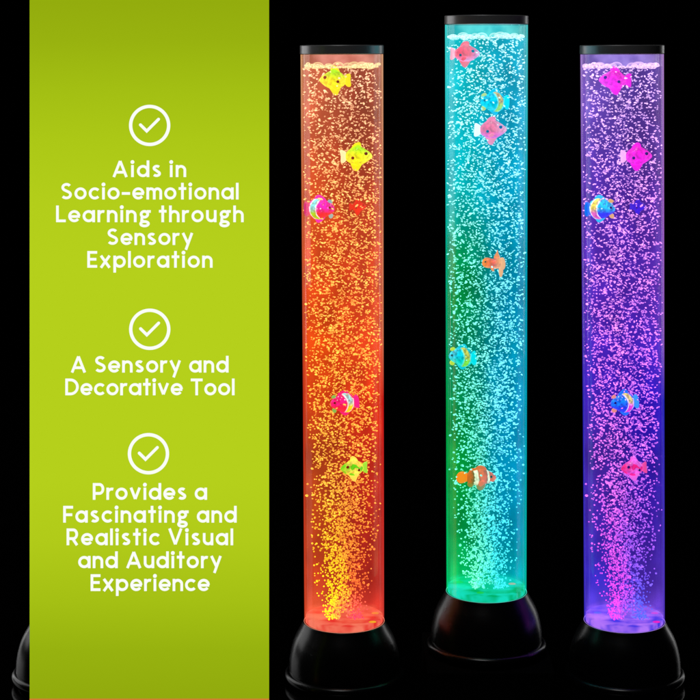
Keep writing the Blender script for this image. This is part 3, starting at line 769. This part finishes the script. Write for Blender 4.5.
G['R'] = (12.0, [stem(h, 0, CAP), line((h, 6.5), (6.6, 6.5)) + arc(6.6, (CAP - h + 6.5) / 2, 11.4 - h - 6.6, (CAP - h - 6.5) / 2, -85, 85, 14) + [(h, CAP - h)], line((6.0, 6.6), (10.4, 0))])
G['V'] = (14.6, [line((1.5, CAP), (7.3, .9)), line((13.1, CAP), (7.3, .9))])

def ribbon(bm, pts, width, y0, depth, tf):
    """a flat stroke of even width along the centre line pts"""
    P = [Vector(p) for p in pts]
    closed = (P[0] - P[-1]).length < 1e-4
    if closed: P = P[:-1]
    n = len(P)
    lft, rgt = [], []
    for i in range(n):
        if closed: a, b = P[i - 1], P[(i + 1) % n]; d0 = (P[i] - a).normalized(); d1 = (b - P[i]).normalized()
        else:
            d0 = (P[i] - P[i - 1]).normalized() if i > 0 else (P[1] - P[0]).normalized()
            d1 = (P[i + 1] - P[i]).normalized() if i < n - 1 else d0
        d = (d0 + d1)
        d = d.normalized() if d.length > 1e-6 else d0
        nrm = Vector((-d.y, d.x)); k = 1 / max(0.5, nrm.dot(Vector((-d0.y, d0.x))))
        lft.append(P[i] + nrm * width / 2 * k); rgt.append(P[i] - nrm * width / 2 * k)
    def V(p, y): q = tf(p[0], p[1]); return bm.verts.new((q[0], y, q[1]))
    lf = [V(p, y0 - depth) for p in lft]; rf = [V(p, y0 - depth) for p in rgt]
    lb = [V(p, y0) for p in lft]; rb = [V(p, y0) for p in rgt]
    rngi = range(n if closed else n - 1)
    for i in rngi:
        j = (i + 1) % n
        bm.faces.new((lf[i], lf[j], rf[j], rf[i])); bm.faces.new((lf[j], lf[i], lb[i], lb[j])); bm.faces.new((rf[i], rf[j], rb[j], rb[i]))
        bm.faces.new((lb[j], lb[i], rb[i], rb[j]))
    if not closed:
        bm.faces.new((lf[0], rf[0], rb[0], lb[0])); bm.faces.new((rf[-1], lf[-1], lb[-1], rb[-1]))

def text_line(bm, s, x0, x1, base):
    SP = 8.2
    ink = sum(G[c][0] for c in s if c != ' ')
    gaps = len(s) - 1 - 2 * s.count(' ')
    # letter spacing that makes the line span x0..x1; spaces keep their own width
    nsp = s.count(' ')
    trk = (x1 - x0 - ink - nsp * SP) / max(1, gaps)
    x = x0; cnt = 0
    for i, c in enumerate(s):
        if c == ' ': x += SP; continue
        wd, st = G[c]
        k = 0
        while k < len(st):
            dep = 0.0007 + 0.00003 * (cnt % 7); cnt += 1
            def tf(u, v, x=x):
                q = bp(x + u, base - v) - sb.location
                return (q.x, q.z)
            if st[k] == 'dot':
                cxx, cyy = st[k + 1]
                ribbon(bm, arc(cxx, cyy, .95, .95, 0, 360, 20), 1.9 - .02, -.0001, dep, tf); k += 2; continue
            ribbon(bm, st[k], W, -.0001, dep, tf); k += 1
        x += wd
        if i + 1 < len(s) and s[i + 1] != ' ': x += trk

blocks = [
    [("Aids in", 112.4, 186.2, 177.0), ("Socio-emotional", 60.7, 238.6, 199.4), ("Learning through", 56.2, 243.7, 222.1), ("Sensory", 106.9, 193.3, 244.9), ("Exploration", 87.4, 212.6, 267.6)],
    [("A Sensory and", 70.7, 228.6, 372.4), ("Decorative Tool", 65.4, 234.6, 395.1)],
    [("Provides a", 92.9, 207.1, 499.6), ("Fascinating and", 63.3, 236.7, 522.4), ("Realistic Visual", 66.7, 233.2, 545.0), ("and Auditory", 78.3, 221.8, 567.9), ("Experience", 90.7, 209.6, 590.8)]]
for bl in blocks:
    bm = bmesh.new()
    for s, x0, x1, base in bl: text_line(bm, s, x0, x1, base)
    obj("lettering", bm, m_white, sb, smooth=False)
for (cx, cyy) in ((149.7, 125.4), (149.8, 329.2), (148.5, 453.6)):
    bm = bmesh.new()
    def tf(u, v, cx=cx, cyy=cyy):
        q = bp(cx + u, cyy - v) - sb.location
        return (q.x, q.z)
    ribbon(bm, arc(0, 0, 19.0, 19.0, 0, 360, 96), 3.3, -.0001, .0007, tf)
    ribbon(bm, line((-9.2, .6), (-2.9, -5.6), (8.9, 6.2)), 2.9, -.0001, .0008, tf)
    for (u, v) in ((-9.2, .6), (8.9, 6.2)):
        ribbon(bm, arc(u, v, .72, .72, 0, 360, 16), 1.43, -.0001, .00075, tf)
    obj("check_mark", bm, m_white, sb, smooth=False)

# ------------------------------------------------------------------ light
def area(name, loc, target, sx, sy, power, color=(1, 1, 1)):
    d = bpy.data.lights.new(name, 'AREA'); d.shape = 'RECTANGLE'; d.size = sx; d.size_y = sy; d.energy = power; d.color = color
    o = bpy.data.objects.new(name, d); COL.objects.link(o)
    o.location = loc
    o.rotation_euler = (Vector(target) - Vector(loc)).to_track_quat('-Z', 'Y').to_euler()
    return o
area("softbox_side", (-1.05, 0.72, 0.85), (0.45, 0, 0.35), 0.75, 1.4, 5.5)
area("fill_top", (0.05, -1.0, 2.5), (0.40, 0, 0.30), 0.7, 0.7, 12.0)  # added fill from above, brightens the caps
area("strip_back_left", (-0.95, 1.35, 0.55), (0.40, 0, 0.20), 0.26, 1.3, 2.3)
area("strip_back_right", (1.75, 1.35, 0.55), (0.45, 0, 0.20), 0.26, 1.3, 2.3)

w = bpy.data.worlds.new("World"); sc.world = w; w.use_nodes = True
bg = w.node_tree.nodes["Background"]; bg.inputs[0].default_value = (0, 0, 0, 1); bg.inputs[1].default_value = 0

# ------------------------------------------------------------------ render
sc.view_settings.view_transform = 'Standard'; sc.view_settings.look = 'None'
sc.view_settings.exposure = 0; sc.view_settings.gamma = 1
cy_ = sc.cycles
cy_.use_denoising = True
cy_.max_bounces = 6; cy_.diffuse_bounces = 2; cy_.glossy_bounces = 3; cy_.transparent_max_bounces = 24; cy_.volume_bounces = 0
cy_.volume_max_steps = 64; cy_.volume_step_rate = 2.0
cy_.use_adaptive_sampling = True; cy_.adaptive_threshold = 0.01
cy_.sample_clamp_indirect = 4
